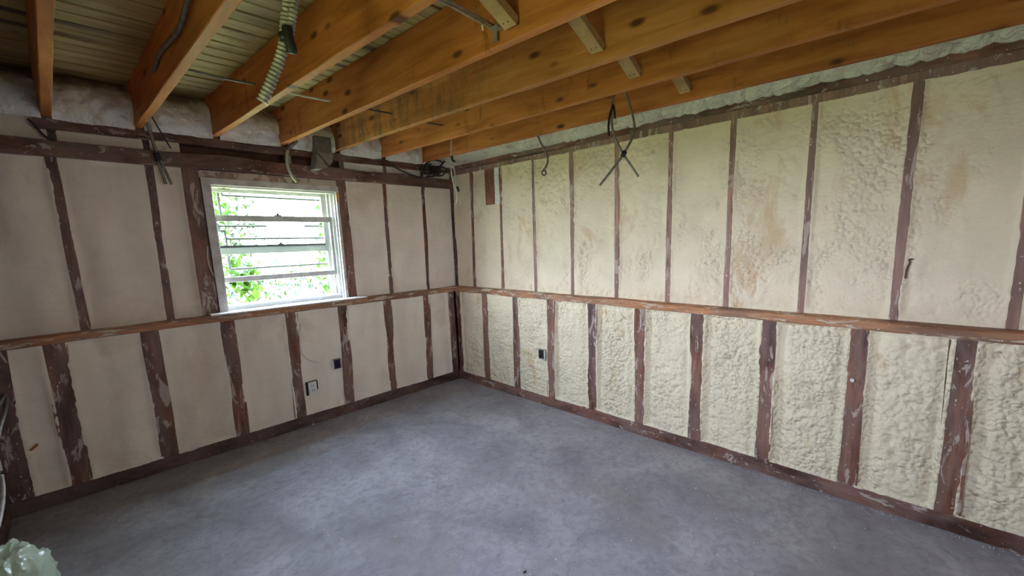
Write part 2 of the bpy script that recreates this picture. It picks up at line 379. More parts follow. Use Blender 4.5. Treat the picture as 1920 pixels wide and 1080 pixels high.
# lumpy foam bead above the plate, running under the last joist
def rimR(i, j):
    y = .08-5.3*i
    xe = -.246-.0474*y-.012
    x = .098+(xe-.098)*j; z = 2.192+.085*j*(1-.3*j)+.018*math.sin(j*3.1)
    w_ = y+fb(y, j, 6)*.03+j*.03
    l = cell(w_, j*.10, 21)*.040+cell(w_+5, j*.2, 40)*.010+fb(y, j, 4)*.016-.012
    amt = (1.15 if y < -.9 else .35)*min(1, j*6)
    return (x-.35*l*amt, y, z-l*amt)
g = grid('rim_foam', 760, 18, rimR, foam_G, wr)

# ------------------------------------------------------------------ wall_back (with the window)
WX0, WX1, WZ0, WZ1 = -2.0, -1.085, .99, 1.925
o = MB()
for x0, x1, z0, z1 in ((-3.4, WX0, .94, 2.46), (WX1, .26, .94, 2.46), (WX0, WX1, WZ1, 2.46), (-3.4, .26, -.1, .94)):
    o.box((x0, .17 if z0 > .5 else .05, z0), (x1, .28, z1))
wb = struct(o.build('wall_back', ply))
timber('base_plate', (.06, .045, .044), (-3.18, .045, .044), (0, 1, 0), .09, .088, plate_D, wb, 1, n=50, jit=.003)
timber('ledge_plate', (.10, .066, .963), (-3.18, .066, .963), (0, 1, 0), .145, .047, ledge_M, wb, 7, .006, 50, .003)
timber('header_beam', (.10, .112, 2.027), (-3.18, .112, 2.030), (0, 1, 0), .12, .092, plate_X, wb, 8, .005, 50, .004)
timber('top_plate', (.10, .128, 2.168), (-2.72, .128, 2.168), (0, 1, 0), .10, .064, plate_X, wb, 9, .004, 50, .004)
LU = [(-3.09, -3.09, .04), (-2.683, -2.678, .044), (-2.262, -2.281, .042), (-2.055, -2.062, .095), (-1.042, -1.032, .078), (-.648, -.661, .036), (-.240, -.258, .036)]
for i, (xt, xb, w_) in enumerate(LU):
    timber('stud', (xb, .132, .985), (xt, .132, 1.985), (1, 0, 0), w_, .088, stud_V, wb, i+60, n=14, jit=.003)
for i, x in enumerate((-2.655, -2.26, -1.43, -1.02, -.63, -.24)):
    timber('cripple_stud', (x, .135, 2.07), (x, .135, 2.14), (1, 0, 0), .045, .08, plate_D if i < 2 else stud_V, wb, i+70, n=3)
LLs = [(-3.058, -3.042, .105), (-2.826, -2.818, .098), (-2.406, -2.405, .092), (-1.993, -1.986, .088), (-1.590, -1.572, .088), (-1.193, -1.168, .084), (-.77, -.761, .078), (-.362, -.343, .078)]
for i, (xb, xt, w_) in enumerate(LLs):
    timber('stud', (xb, .022, .086), (xt, .022, .943), (1, 0, 0), w_, .04, stud_V, wb, i+80, n=16, jit=.004)
timber('corner_stud', (-.045, .021, .086), (-.052, .021, .943), (1, 0, 0), .075, .04, stud_V, wb, 99, n=16, jit=.003)
for i in range(len(LLs)):
    a = (LLs[i][0]+LLs[i][1])/2+LLs[i][2]/2; b_ = (LLs[i+1][0]+LLs[i+1][1])/2-LLs[i+1][2]/2 if i < 7 else -.086
    foam('foam_panel', 'L', a, b_, .088, .941, .0, foam_L, wb, 'smooth')
for i in range(len(LU)):
    if i == 3: continue
    a = (LU[i][0]+LU[i][1])/2+LU[i][2]/2; b_ = (LU[i+1][0]+LU[i+1][1])/2-LU[i+1][2]/2 if i < 6 else .075
    foam('foam_panel', 'L', a, b_, .987, 1.984, REC, foam_L, wb, 'smooth')
for a, b_ in ((-3.1, -2.68), (-2.635, -2.28), (-2.24, -2.10), (-1.0, -.65), (-.61, -.26), (-.22, .08)):
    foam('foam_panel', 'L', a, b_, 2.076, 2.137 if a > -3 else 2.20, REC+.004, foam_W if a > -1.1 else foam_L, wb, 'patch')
# a board across the head of the window, scraped paint on wood
q = MB(); q.beam((WX0-.012, .098, 1.953), (WX1+.0, .098, 1.953), (0, 0, 1), .052, .03, .002, 16, .002, 3); q.build('head_board', stud_mat('scraped_board', (2, 2, 2), .40, (.36, .22, .14), (.22, .12, .08), (.60, .52, .42)), wb)

# ------------------------------------------------------------------ left wall with the patio opening, and the wall behind
o = MB(); o.box((-3.31, .3, -.1), (-3.20, DY0, 2.5)); o.box((-3.31, DY0, DZ), (-3.20, DY1, 2.5)); o.box((-3.31, DY0, -.1), (-3.20, DY1, SZ)); o.box((-3.31, DY1, -.1), (-3.20, -5.4, 2.5)); wl = struct(o.build('wall_left', ply))
timber('base_plate', (-3.15, .02, .044), (-3.15, -5.3, .044), (1, 0, 0), .09, .088, plate_D, wl, 1, n=30)
timber('top_plate', (-3.15, .05, 2.15), (-3.15, -5.3, 2.15), (1, 0, 0), .10, .09, plate_X, wl, 2, n=30)
ys = [-.03, -.33, -.74, -1.15, -1.56, -1.97, -2.38, -2.87, -3.3, -3.73, -4.14, -4.55, -4.96]
for i, y in enumerate(ys):
    timber('stud', (-3.145, y, .086), (-3.145, y, 2.11), (0, 1, 0), .045, .08, plate_D if i < 2 else stud_V, wl, i+5)
timber('header', (-3.145, DY0+.02, DZ+.045), (-3.145, DY1-.02, DZ+.045), (0, 0, 1), .09, .08, stud_V, wl, 30)
timber('sill_plate', (-3.145, DY0+.02, SZ-.02), (-3.145, DY1-.02, SZ-.02), (0, 0, 1), .04, .08, stud_V, wl, 31)
for a, b_ in zip(ys[:-1], ys[1:]):
    if a == -2.38: foam('foam_panel', 'R', b_+.025, a-.025, .09, SZ-.04, -3.21, foam_L, wl, 'smooth', .03)
    else: foam('foam_panel', 'R', b_+.025, a-.025, .09, 2.1, -3.21, foam_L, wl, 'smooth', .03)
o = MB(); o.box((-3.4, -5.3, -.1), (FX0, -5.42, 2.46)); o.box((FX1, -5.3, -.1), (.26, -5.42, 2.46)); o.box((FX0, -5.3, -.1), (FX1, -5.42, FZ0)); o.box((FX0, -5.3, FZ1), (FX1, -5.42, 2.46)); wf = struct(o.build('wall_front', plain('front_foam', (.6, .55, .45), .8, 0, .15, 6)))

# ------------------------------------------------------------------ ceiling: deck of narrow boards
JZ0, JZ1 = 2.2, 2.45
o = MB(); o.box((-3.4, .28, 2.49), (.26, -5.42, 2.53)); ceil = struct(o.build('ceiling', ply))
y = .27; k = 0
while y > -5.35:
    wd = (.092, .088, .098, .09)[k % 4]; gap = (.005, .009, .006, .014, .005, .010)[k % 6]
    q = MB(); q.beam((-3.38, y-wd/2, JZ1+.012+.0015*math.sin(k*2.3)), (.24, y-wd/2, JZ1+.012+.0015*math.cos(k*1.7)), (0, 1, 0), wd, .022, .0035, 10, .0012, k)
    q.build('deck_board', deck_M, ceil); y -= wd+gap; k += 1
# ------------------------------------------------------------------ joists
JO = [(-2.645, -.0203), (-2.260, -.0240), (-1.870, -.0391), (-1.459, -.0364), (-1.068, -.0500), (-.660, -.0449), (-.246, -.0474)]
jl = ['joist nearest the left edge, seen from straight below with pale underside', 'rough orange joist with a grey cable running down its side, above the window',
      'joist behind the thick hanging spring conduit, yellow underside', 'joist carrying the steel strap bracket and a white foam smear on its lower edge',
      'joist with grey-black mould stains near the window wall', 'joist from whose underside the two crossed cables hang', 'joist closest to the right foam wall, running just above its foam bead']
def jx(k, y): return JO[k][0]+JO[k][1]*y          # right face of joist k at depth y
JW = .041
for k in range(7):
    q = MB(); q.beam((jx(k, .10)-JW/2, .10, (JZ0+JZ1)/2), (jx(k, -5.3)-JW/2, -5.3, (JZ0+JZ1)/2), (1, 0, 0), JW, JZ1-JZ0-.001, .003, 40, .0014, k*3.3)
    o = q.build('ceiling_joist', joist_S if k == 4 else joist_M); rebase(o, (jx(k, 0)-JW/2, 0, JZ0)); tag(o, jl[k], 'joist', 'ceiling joists running to the window wall')
# foam packed between joist ends
bx = [-3.2]+[v for k in range(7) for v in (jx(k, .05)-JW, jx(k, .05))]+[.12]
for s in range(8):
    a, b_ = bx[2*s], bx[2*s+1]
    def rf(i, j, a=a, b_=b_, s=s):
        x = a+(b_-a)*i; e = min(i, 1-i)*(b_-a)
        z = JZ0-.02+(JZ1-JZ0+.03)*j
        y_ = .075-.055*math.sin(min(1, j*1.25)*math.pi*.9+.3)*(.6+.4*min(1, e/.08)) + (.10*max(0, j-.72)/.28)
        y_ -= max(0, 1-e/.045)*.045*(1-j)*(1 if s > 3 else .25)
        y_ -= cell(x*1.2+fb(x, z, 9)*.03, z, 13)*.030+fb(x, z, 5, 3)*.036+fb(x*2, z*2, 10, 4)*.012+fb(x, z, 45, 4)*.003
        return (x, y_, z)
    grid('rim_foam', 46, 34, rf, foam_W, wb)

# bridging struts between joists
sl = ['short diagonal bridging strut at the top edge beside the steel strap bracket', 'longest visible diagonal strut with a sharp black shadow to its right',
      'diagonal strut just above the two crossed cables', 'stubby strut end peeking out above the right foam bead']
ends = [(3, -2.36), (4, -2.46), (5, -2.42), (6, -2.50)]
for n_, (k, y) in enumerate(ends):
    xr = jx(k, y)-JW-.001; xl = jx(k-1, y)+.001
    q = MB(); q.beam((xr-.012, y, JZ0+.05), (xl+.012, y-.01, JZ1-.045), (0, 1, 0), .062, .036, .002, 4, .001, n_)
    o = q.build('bridging_strut', strut_M); rebase(o, (xr-.02, y, JZ0+.03)); tag(o, sl[n_], 'strut', 'bridging struts between the joists')
    for dy in (-.012, .012):
        q = MB(); q.tube([(xr-.045, y+dy, JZ0+.042), (xr-.04, y+dy, JZ0+.05)], .003, 6); kid(q.build('nail_head', wire_M), o)

# ------------------------------------------------------------------ window
win = MB()
win.box((WX0, .101, WZ0), (-1.948, .25, 1.872)); win.box((WX0, .101, 1.872), (WX1, .25, WZ1)); win.box((-1.11, .101, WZ0), (WX1, .25, 1.872)); win.box((-1.948, .12, WZ0), (-1.11, .25, 1.03))
win = struct(win.build('window_1', paint))
def part(name, boxes, m, parent=win):
    q = MB()
    for a, b_ in boxes: q.box(a, b_)
    o = q.build(name, m, parent)
    bv = o.modifiers.new('b', 'BEVEL'); bv.width = .002; bv.segments = 2; bv.limit_method = 'ANGLE'
    return o
part('casing', [((-2.006, .078, .985), (-1.952, .10, 1.885)), ((-2.006, .078, 1.885), (-1.075, .099, 1.93)), ((-1.098, .078, .985), (-1.075, .10, 1.885))], paint_d)
for x0, y0 in ((-1.128, .125), (-1.150, .150), (-1.172, .185)):
    part('track', [((x0, y0, 1.03), (x0+.008, y0+.02, 1.875))], paint)
part('jamb_liner', [((-1.165, .21, 1.03), (-1.11, .235, 1.875))], paint)
up = part('upper_sash', [((-1.95, .185, 1.40), (-1.93, .205, 1.875)), ((-1.185, .185, 1.40), (-1.165, .205, 1.875)), ((-1.93, .185, 1.848), (-1.185, .205, 1.875)), ((-1.93, .185, 1.402), (-1.185, .205, 1.452))], paint)
part('meeting_rail', [((-1.93, .178, 1.452), (-1.185, .205, 1.468))], wire_M, up)
part('pane', [((-1.93, .194, 1.452), (-1.185, .197, 1.848))], glass, up)
lo = part('lower_sash', [((-1.955, .14, 1.20), (-1.936, .165, 1.684)), ((-1.150, .14, 1.20), (-1.128, .165, 1.684)), ((-1.936, .14, 1.640), (-1.150, .165, 1.684)), ((-1.936, .14, 1.20), (-1.150, .165, 1.238))], paint_d)
part('pane', [((-1.936, .151, 1.238), (-1.150, .154, 1.640))], glass, lo)
part('sash_lock', [((-1.56, .142, 1.684), (-1.51, .16, 1.692)), ((-1.545, .146, 1.692), (-1.525, .158, 1.706))], steel, lo)
part('sash_lock', [((-1.55, .17, 1.468), (-1.51, .185, 1.474)), ((-1.54, .172, 1.474), (-1.522, .183, 1.484))], steel_d, up)
part('head_latch', [((-1.90, .135, 1.862), (-1.83, .15, 1.868)), ((-1.875, .13, 1.868), (-1.86, .15, 1.88))], steel_d)
part('corner_chip', [((-1.100, .070, 1.80), (-1.088, .079, 1.875))], orange)
sill = MB(); sill.beam((-2.075, .066, .994), (-.95, .066, .992), (0, 1, 0), .150, .012, .003, 20, .0015, 6); sill.build('window_sill', paint, win)
ws = [[(407, 358), (415, 408)], [(415, 358), (415, 366), (603, 376)], [(409, 420), (409, 433), (421, 433), (424, 448), (431, 505), (616, 494), (609, 424), (570, 424)], [(409, 424), (500, 424)], [(424, 448), (609, 446)]]
for pl in ws:
    q = MB(); P_ = [ony(x, y, .235) for x, y in pl]
    for a, b_ in zip(P_[:-1], P_[1:]): q.tube([a, b_], .0085, 6)
    q.build('wire', wire_M, win)
# paint flakes and foam crumbs along the sill
q = MB()
for i in range(150):
    x = random.uniform(-2.0, -1.0); y = random.uniform(.0, .12); s = random.uniform(.002, .008); a = random.random()*6.3
    v = [Vector((x, y, .9995))+Vector((math.cos(a+g)*s*random.uniform(.5, 1.3), math.sin(a+g)*s*.6, 0)) for g in (0, 1.6, 3.1, 4.7)]
    q.add(v+[p+Vector((0, 0, random.uniform(.001, .005))) for p in v], [(0, 1, 2, 3), (7, 6, 5, 4), (0, 4, 5, 1), (1, 5, 6, 2), (2, 6, 7, 3), (3, 7, 4, 0)])
o = q.build('paint_flakes', plain('flakes', (.62, .62, .60), .6)); rebase(o, (-1.5, .06, .998)); o['kind'] = 'stuff'; tag(o, 'white paint flakes and crumbs strewn along the window sill', 'debris')

# ------------------------------------------------------------------ outside
o = MB(); o.box((-14, .3, .2), (14, 26, .55)); g1 = struct(o.build('ground', lawn))
o = MB(); o.box((-22, -16, -.3), (-3.35, .28, -.06)); o.box((-3.35, -16, -.3), (8, -5.45, -.06)); g2 = struct(o.build('patio_ground', lawn))
def leaves(q, cx, cy, cz, rx, ry, rz, n, s0, s1):
    for i in range(n):
        d = Vector((random.gauss(0, .45), random.gauss(0, .45), random.gauss(0, .45)))
        c = Vector((cx+d.x*rx, cy+d.y*ry, cz+d.z*rz)); s = random.uniform(s0, s1)
        e = Matrix.Rotation(random.uniform(0, 6.3), 3, 'Z') @ Matrix.Rotation(random.uniform(-1.1, 1.1), 3, 'X')
        pts = [(-0, -1, 0), (.42, -.35, .10), (.36, .35, .08), (0, 1, -.1), (-.36, .35, .08), (-.42, -.35, .10), (0, -.3, -.02), (0, .3, -.02)]
        q.add([c+e @ (Vector(p)*s) for p in pts], [(0, 1, 6), (1, 2, 7, 6), (2, 3, 7), (3, 4, 7), (4, 5, 6, 7), (5, 0, 6)])
def shrub(name, clumps, mt, base, label, trunk):
    root = empty(name, base); q = MB()
    for c_ in clumps: leaves(q, *c_)
    kid(q.build('foliage', mt), root)['kind'] = 'stuff'
    q = MB(); q.tube(trunk, .018, 6); kid(q.build('stem', bark), root)
    return tag(root, label, 'plant')
shrub('climbing_vine', [(-1.66, 1.3, 1.75, .13, .2, .5, 150, .03, .06), (-1.58, 1.25, 1.12, .24, .2, .30, 110, .05, .10)], leafA, (-1.70, 1.3, .55), 'bright green vine leaves at the left side of the window', [(-1.70, 1.3, .55), (-1.74, 1.3, 1.2), (-1.72, 1.3, 2.1)])
shrub('climbing_vine', [(-.74, 1.3, 1.75, .12, .2, .6, 130, .03, .06), (-.72, 1.3, 1.15, .20, .2, .4, 90, .04, .08)], leafA, (-.68, 1.3, .55), 'green leafy vine hanging at the right side of the window', [(-.68, 1.3, .55), (-.66, 1.3, 1.3), (-.70, 1.3, 2.2)])
shrub('pale_bush', [(-.9, 3.6, .85, .7, .4, .30, 420, .03, .06), (.1, 4.2, .85, .9, .4, .34, 420, .03, .06), (1.2, 4.4, 1.0, 1.0, .4, .4, 250, .035, .07)], leafB, (-.9, 3.8, .55), 'pale bushes low behind the window, washed out by daylight', [(-.9, 3.8, .55), (-.8, 3.8, 1.3)])
shrub('distant_tree', [(-.75, 5.0, 1.6, .42, .4, .8, 420, .04, .08)], leafB, (-.8, 5, .55), 'blue-green washed-out tree crown beyond the left window panes', [(-.8, 5, .55), (-.8, 5, 2.2)])

# ------------------------------------------------------------------ cables and metal
def cable(name, pts, r, m, label, cat='cable', corr=0, pitch=.012, step=None, n=8):
    q = MB(); q.tube(pts, r, n, step, corr, pitch); o = q.build(name, m, None, True); rebase(o, pts[0]); tag(o, label, cat); return o
def tape(pts, r, parent, m=black, name='tape'):
    q = MB(); q.tube(pts, r, 8); kid(q.build(name, m, None, True), parent)
# spring-like flexible conduit hanging between joists
D = 1.25
root = empty('flexible_conduit', atd(545, -20, D)); tag(root, 'thick ribbed metal flexible conduit hanging between joists, taped black in the middle', 'conduit')
A_ = [atd(552, -150, D+.15), atd(548, -60, D+.03), atd(541, 0, D), atd(536, 40, D), atd(532, 85, D), atd(518, 130, D), atd(503, 165, D), atd(492, 190, D)]
q = MB(); q.tube(A_, .0135, 14, .0022, .0028, .0125); kid(q.build('conduit', steel, None, True), root)
B_ = [atd(565, -150, D+.17), atd(558, -60, D+.04), atd(552, 0, D), atd(547, 40, D), atd(544, 62, D)]
q = MB(); q.tube(B_, .0105, 14, .0022, .0028, .0125); kid(q.build('conduit', steel, None, True), root)
tape([atd(538, 52, D-.01), atd(541, 72, D-.01), atd(546, 88, D-.005), atd(547, 100, D)], .015, root)
tape([atd(531, 64, D-.01), atd(535, 76, D-.01)], .014, root)
# armoured cable down the second joist
def jf(k, x, y): return onx(x, y, jx(k, -1.0)-JW-.010)
root = empty('armoured_cable', (-2.28, -.2, 2.2)); tag(root, 'grey armoured cable snaking down the second joist, hanging left of the window', 'cable')
P1 = [jf(1, 372, -50), jf(1, 352, 0), jf(1, 341, 40), jf(1, 328, 66), jf(1, 312, 84), jf(1, 298, 103), jf(1, 291, 128), ony(281, 170, -.22), ony(276, 210, -.12), ony(281, 240, -.05), ony(288, 270, -.02), ony(297, 305, 0), ony(311, 345, .01)]
q = MB(); q.tube(P1, .009, 10, .004, .0012, .011); kid(q.build('sheath', steel_d, None, True), root)
P2 = [ony(268, 120, -.30), ony(267, 170, -.20), ony(270, 210, -.12), ony(279, 242, -.055), ony(289, 272, -.03), ony(303, 305, -.01), ony(322, 346, 0)]
q = MB(); q.tube(P2, .008, 10, .004, .0012, .011); kid(q.build('sheath', steel_d, None, True), root)
tape([ony(266, 213, -.13), ony(284, 214, -.13)], .014, root)
tape([ony(292, 286, -.02), ony(299, 302, -.01)], .017, root)
cable('thin_rod', [ony(283, 216, -.10), ony(300, 245, -.09), ony(320, 278, -.08)], .004, cabk, 'thin black rod slanting down beside the armoured cable above the window', 'rod')
# white strap and short pipe above the window
q = MB(); q.tube([ony(x, y, -.02) for x, y in ((541, 274), (538, 292), (539, 308), (544, 323), (551, 334), (557, 341))], .011, 8); o = q.build('cable_end', cabg); rebase(o, ony(540, 276, -.02)); tag(o, 'pale flat cable end curling down over the head of the window', 'cable')
cable('pipe_stub', [ony(538, 281, -.02), ony(547, 272, -.03), ony(557, 263, -.04)], .014, steel_d, 'short dark pipe stub under the joist end above the window', 'pipe')
# galvanised elbow duct
pc = ony(590, 286, -.02); root = empty('duct_elbow', pc); tag(root, 'galvanised sheet-metal duct elbow with fanned gores above the window', 'duct')
q = MB(); q.box((pc.x+.005, pc.y-.02, pc.z+.0), (pc.x+.125, pc.y+.07, pc.z+.125)); kid(q.build('duct_collar', steel_d), root)
for g_ in range(4):
    a0, a1 = -g_*math.radians(26), -(g_+1)*math.radians(26)+math.radians(3)
    q = MB(); vs = []
    for a in (a0, a1):
        for rr, yy in ((.01, -.03-.015*(g_ % 2)), (.13, -.035-.012*(g_ % 2)), (.13, .06), (.01, .06)): vs.append((pc.x+.0+rr*math.cos(a), pc.y+yy, pc.z+rr*math.sin(a)))
    q.add(vs, [(0, 1, 2, 3), (7, 6, 5, 4), (0, 4, 5, 1), (1, 5, 6, 2), (2, 6, 7, 3), (3, 7, 4, 0)]); kid(q.build('gore', steel), root)
# straight run through the joists
for k, (p0, p1, lb) in enumerate([((350, 119), (478, 158), 'thin ribbed cable crossing the first open bay right of the cable-bearing joist'), ((540, 170), (621, 190), 'pale thin pipe crossing the bay right of the spring conduit'),
                                  ((690, 204), (735, 213), 'short dark cable ending at the mould-stained joist'), ((816, 228), (830, 235), 'tiny bit of dark cable poking below the sixth joist')]):
    kk = k+2; e = onx(*p1, jx(kk, -.72)-JW-.004); s = Vector((jx(kk-1, e.y)+.002, e.y-.02, e.z+.0))
    o = cable('cross_cable', [s, s.lerp(e, .5)+Vector((0, 0, -.006)), e], .006 if k < 2 else .005, (steel_d, cabw, cabk, cabk)[k], lb, 'cable', .001 if k == 0 else 0, .01, .003 if k == 0 else None)
# steel pipes with bracket
e = onx(926, 55, jx(3, -2.2)-JW-.02); root = empty('pipe_pair', e); tag(root, 'pair of thin steel pipes with a bracket, near the top edge of the photo', 'pipe')
s0 = Vector((jx(2, -2.25)+.005, e.y-.03, e.z))
for dz in (0, .014):
    q = MB(); q.tube([s0+Vector((0, 0, dz)), e+Vector((.005, 0, dz))], .0045, 8); kid(q.build('pipe', steel, None, True), root)
q = MB(); q.box(e+Vector((-.015, -.035, -.003)), e+Vector((.018, .01, .004))); q.box(e+Vector((.006, -.008, -.04)), e+Vector((.012, .010, 0))); kid(q.build('bracket', steel), root)
q = MB(); q.tube([e+Vector((-.06, 0, -.004)), e+Vector((-.058, 0, -.022))], .004, 6); kid(q.build('screw', cabw), root)
q = MB(); q.tube([e+Vector((.002, -.03, .012)), e+Vector((.014, -.045, .018))], .010, 8); kid(q.build('clamp', cabk), root)
# crossed cables
Dx = dep(onz(1150, 180, 2.2)); root = empty('crossed_cables', onz(1150, 180, 2.2)); tag(root, 'two grey armoured cables crossing in an X, taped at the crossing, before the right wall', 'cable')
for pl in ([(1152, 172), (1147, 200), (1147, 230), (1153, 258), (1168, 288), (1183, 310), (1197, 331)], [(1172, 170), (1180, 195), (1188, 225), (1189, 245), (1184, 262), (1168, 290), (1150, 315), (1125, 347)]):
    q = MB(); q.tube([atd(x, y, Dx) for x, y in pl], .0065, 10, .003, .0010, .009); kid(q.build('sheath', steel_d, None, True), root)
tape([atd(1167, 293, Dx-.01), atd(1172, 284, Dx-.01)], .013, root)
tape([atd(1150, 196, Dx-.01), atd(1143, 218, Dx-.01), atd(1141, 240, Dx-.01), atd(1142, 255, Dx-.01)], .006, root)
tape([atd(1151, 200, Dx-.01), atd(1153, 222, Dx-.01)], .006, root)
Dh = dep(onz(1010, 258, 2.2)); hp = [atd(x, y, Dh) for x, y in ((1008, 254), (1014, 268), (1023, 284), (1027, 300), (1024, 312), (1019, 319))]
root = empty('hooked_cable', hp[0]); tag(root, 'single grey cable hanging under the last joist with a ringed end', 'cable')
q = MB(); q.tube(hp, .0075, 8); kid(q.build('sheath', steel_d, None, True), root)
ring = [atd(1020+4*math.cos(a), 324+4.5*math.sin(a), Dh) for a in [i*math.pi/4 for i in range(9)]]
q = MB(); q.tube(ring, .0045, 6); kid(q.build('ring', cabk, None, True), root)
# thin white wires near the corner
Dw = dep(onz(846, 265, 2.2)); root = empty('white_wires', onz(846, 265, 2.2)); tag(root, 'thin white wires hanging from a joist at the room corner, taped black', 'wire')
for pl, m_ in (([(846, 262), (846, 295), (846, 320), (849, 340), (855, 358), (857, 370), (854, 384)], cabw), ([(848, 300), (852, 320), (856, 345), (858, 365), (864, 384)], cabw), ([(847, 280), (850, 312), (855, 335), (857, 356)], cabg)):
    q = MB(); q.tube([atd(x, y, Dw) for x, y in pl], .0042, 6); kid(q.build('wire', m_, None, True), root)
tape([atd(847, 293, Dw-.01), atd(848, 300, Dw-.01), atd(853, 303, Dw-.01)], .009, root)
tape([atd(857, 350, Dw-.01), atd(860, 359, Dw-.01)], .009, root)
# coil bundle in the corner
q = MB()
for i in range(9):
    cx_, cy_ = 812+random.uniform(-12, 12), 322+random.uniform(-5, 5); rr = random.uniform(8, 17); ph = random.random()*6
    q.tube([ony(cx_+rr*math.cos(a+ph), cy_+rr*.62*math.sin(a+ph), -.02+.02*math.sin(a*2+i)) for a in [j*math.pi/4 for j in range(8)]], .007, 6)
q.tube([ony(x, y, -.03) for x, y in ((788, 322), (797, 308), (812, 300), (828, 303))], .008, 6)
q.tube([ony(x, y, -.03) for x, y in ((822, 318), (830, 306), (838, 298))], .010, 6)
o = q.build('cable_coil', cabk, None, True); rebase(o, ony(812, 322, -.02)); tag(o, 'tangled coil of dark cables lying on the plates in the corner', 'cable')
cable('draped_cable', [ony(x, y, .0) for x, y in ((727, 303), (740, 313), (757, 322), (775, 329), (790, 334))], .007, cabk, 'dark cable draped along the plates from the joists to the corner coil')
cable('sagging_cable', [ony(x, y, .01) for x, y in ((52, 222), (66, 236), (80, 252), (94, 261), (104, 262))], .006, cabk, 'short dark cable sagging below the top plate at the far left')

# ------------------------------------------------------------------ electrical boxes
def open_box(name, c, w_, h_, ax, label, m=steel):
    root = empty(name, c); tag(root, label, 'electrical box'); t_ = .004
    n_ = Vector((0, -1, 0)) if ax == 'L' else Vector((-1, 0, 0)); s = Vector((1, 0, 0)) if ax == 'L' else Vector((0, 1, 0)); z = Vector((0, 0, 1))
    q = MB()
    def bb(u0, u1, z0, z1, d0, d1):
        a = c+s*u0+z*z0+n_*d0; b2 = c+s*u1+z*z1+n_*d1; q.box(a, b2)
    bb(-w_/2, -w_/2+t_, -h_/2, h_/2, -.05, .012); bb(w_/2-t_*2, w_/2, -h_/2, h_/2, -.05, .012); bb(-w_/2, w_/2, h_/2-t_, h_/2, -.05, .012); bb(-w_/2, w_/2, -h_/2, -h_/2+t_, -.05, .012)
    kid(q.build('box_shell', m), root)
    q = MB(); q.box(c+s*(-w_/2)+z*(-h_/2)+n_*-.002, c+s*(w_/2)+z*(h_/2)+n_*.002); kid(q.build('box_interior', void), root)
    q = MB(); q.box(c+s*(-w_/2-.012)+z*(-h_/2-.004)+n_*.0, c+s*(-w_/2)+z*(h_/2)+n_*.006); q.box(c+s*(-w_/2)+z*(-h_/2-.012)+n_*.0, c+s*(w_/2)+z*(-h_/2)+n_*.006); kid(q.build('foam_collar', plast), root)
    return root
open_box('switch_box', ony(632, 682, -.004), .062, .082, 'L', 'open metal electrical box with a dark inside, set in foam below the window')
rb = open_box('outlet_box', onx(1016, 664, -.004), .058, .078, 'R', 'small open black electrical box beside the third stud of the right wall', steel_d)
c0 = ony(586, 727, -.004); root = empty('duplex_outlet', c0); tag(root, 'white duplex outlet buried in foam beside a stud under the window', 'outlet')
q = MB(); q.beam(c0+Vector((0, 0, -.048)), c0+Vector((0, 0, .048)), (1, 0, 0), .062, .014, .004, 2, 0); kid(q.build('outlet_body', plast), root)
for dz in (-.018, .018):
    q = MB(); 
    for dx in (-.009, .007): q.box(c0+Vector((dx, -.010, dz-.006)), c0+Vector((dx+.003, -.0068, dz+.006)))
    kid(q.build('socket', void), root)
q = MB(); q.box(c0+Vector((-.05, -.006, -.055)), c0+Vector((-.036, .0, .05))); q.beam(c0+Vector((-.05, -.003, .054)), c0+Vector((.036, -.003, .058)), (0, 0, 1), .005, .004, .001, 8, .002); q.beam(c0+Vector((.04, -.003, -.02)), c0+Vector((.038, -.003, .055)), (1, 0, 0), .006, .004, .001, 8, .003); kid(q.build('gap', void), root)
cable('foam_wire', [ony(x, y, -.001) for x, y in ((563, 608), (562, 630), (564, 655), (572, 670), (585, 677), (602, 680))], .0045, cabw, 'thin pale wire curving over the foam panel beneath the window')
cable('window_wire', [ony(x, y, .085) for x, y in ((389, 462), (390, 488), (396, 508), (408, 525), (422, 536), (432, 541))], .0035, cabw, 'thin wire hanging in a curve from the left window jamb')
q = MB(); q.tube([onx(x, y, REC-.012) for x, y in ((1712, 486), (1704, 487), (1706, 492), (1700, 505), (1697, 522))], .0035, 6); o = q.build('bent_wire', cabk); rebase(o, onx(1704, 500, REC-.012)); tag(o, 'tiny bent dark wire sticking out of the foam on the right wall', 'wire')
q = MB(); q.beam(ony(57, 845, -.004), ony(71, 833, -.02), (0, 0, 1), .012, .006, .001, 2, 0); o = q.build('wood_sliver', orange); rebase(o, ony(57, 845, -.004)); tag(o, 'orange wood sliver poking out of the foam at lower left', 'splinter')
q = MB(); q.tube([onx(1598, 713, -.001), onx(1598, 713, -.012)], .010, 10); o = q.build('nail_cap', plast, None); rebase(o, onx(1598, 713, -.001)); tag(o, 'round white cap on a dark stud of the right wall', 'cap')
# box and armoured cable on the left jamb
c0 = onx(4, 868, -3.05); root = empty('jamb_box', c0); tag(root, 'galvanised box and clamp on the post at the far left edge', 'electrical box')
q = MB(); q.box(c0+Vector((-.05, -.02, -.05)), c0+Vector((-.012, .02, .03))); kid(q.build('box_shell', steel), root)
q = MB(); q.box(c0+Vector((-.012, -.010, -.035)), c0+Vector((-.004, .010, .015))); kid(q.build('clamp', plast), root)
cable('looped_cable', [onx(-12, 770, -3.02), onx(2, 752, -3.02), onx(8, 740, -3.02), onx(12, 752, -3.01), onx(8, 775, -3.01), onx(0, 800, -3.01), onx(-6, 830, -3.02)], .008, steel_d, 'ribbed cable making a small loop at the left edge of the picture', 'cable', .001, .01, .003)
cable('ribbed_cable', [onx(2, 892, -3.02), onx(5, 915, -3.015), onx(4, 940, -3.01), onx(0, 965, -3.0), onx(-6, 990, -2.99)], .008, steel, 'ribbed metal cable hanging below the jamb box at the left edge', 'cable', .0013, .01, .003)

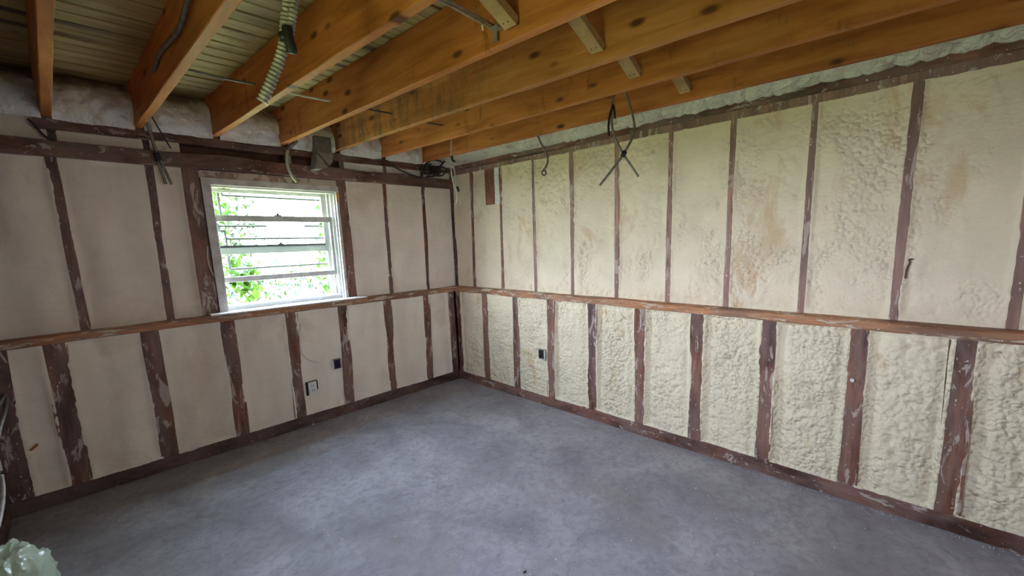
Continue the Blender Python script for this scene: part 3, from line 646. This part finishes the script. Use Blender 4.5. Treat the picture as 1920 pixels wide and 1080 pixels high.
# ------------------------------------------------------------------ plastic bag
bm_, t, b = mat('bag_plastic', .25, .5); b.inputs['Base Color'].default_value = (.62, .72, .60, 1)
tl = nd(t, 'BsdfTranslucent'); tl.inputs[0].default_value = (.7, .8, .66, 1); mx = nd(t, 'MixShader'); mx.inputs[0].default_value = .35
t.links.new(b.outputs[0], mx.inputs[1]); t.links.new(tl.outputs[0], mx.inputs[2]); t.links.new(mx.outputs[0], t.nodes['Material Output'].inputs[0])
bc = Vector((-2.992, -1.22, 0))
def bagf(i, j):
    a = i*2*math.pi; ph = j*math.pi*.97+.03
    d = Vector((math.cos(a)*math.sin(ph), math.sin(a)*math.sin(ph), math.cos(ph)))
    rdg = 1-abs(noise.noise(Vector((d.x*1.6+1, d.y*1.8+5, d.z*2.4+2))))*1.7
    f = .88+.16*rdg*rdg-.09*abs(noise.noise(d*3.6+Vector((3, 1, 2))))+.015*noise.noise(d*11)
    return (bc.x+.108*f*d.x, bc.y+.23*f*d.y, max(.002, (.185+.205*f*d.z)))
o = grid('plastic_bag', 110, 60, bagf, bm_); rebase(o, bc); tag(o, 'crumpled translucent pale green plastic bag on the floor at bottom left', 'bag')

# ------------------------------------------------------------------ floor debris
crumb_m = plain('crumb', (.60, .56, .48), .8)
def chip(q, x, y, z, s):
    vs = [(x+s*random.uniform(.6, 1.2)*math.cos(a), y+s*random.uniform(.5, 1)*math.sin(a), z) for a in (0, 1.3, 2.5, 3.8, 5)]
    vs += [(x+(p[0]-x)*.6, y+(p[1]-y)*.6, z+s*random.uniform(.35, .7)) for p in vs]
    q.add(vs, [(4, 3, 2, 1, 0), (5, 6, 7, 8, 9)]+[(k, (k+1) % 5, 5+(k+1) % 5, 5+k) for k in range(5)])
q = MB()
for i in range(800):
    if i % 2: x = -abs(random.gauss(0, .022))-.012; y = random.uniform(-4.2, -.3)
    else: x = random.uniform(-2.9, -.02); y = random.uniform(-3.6, -.02)
    chip(q, x, y, .0005, random.uniform(.0015, .0048))
o = q.build('floor_crumbs', crumb_m); rebase(o, (-1, -2, 0)); o['kind'] = 'stuff'; tag(o, 'tiny foam crumbs and grit scattered over the concrete floor and along the right wall', 'debris')
for (x, y, s, lb) in ((560, 812, .05, 'peeled strip of pale foam lying by the dark base of the window wall'), (1305, 916, .008, 'pale double crumb on the floor near the right wall'), (984, 1073, .010, 'dark pebble at the bottom centre of the floor'),
                      (1346, 1041, .007, 'lone white crumb on the floor, lower right'), (1042, 1049, .006, 'small pale pebble above the dark one at bottom centre')):
    pz = onz(x, y, 0); q = MB()
    if s == .05:
        pp = [onz(a, c_, .004) for a, c_ in ((519, 815), (533, 807), (548, 803), (562, 797), (578, 791), (588, 795))]
        q.ribbon(pp, .022, .006, (.3, 1, 0))
    else: chip(q, pz.x, pz.y, .0005, s)
    o = q.build('foam_strip' if s == .05 else 'floor_chip', crumb_m if s != .010 else cabk); rebase(o, pz); tag(o, lb, 'debris')
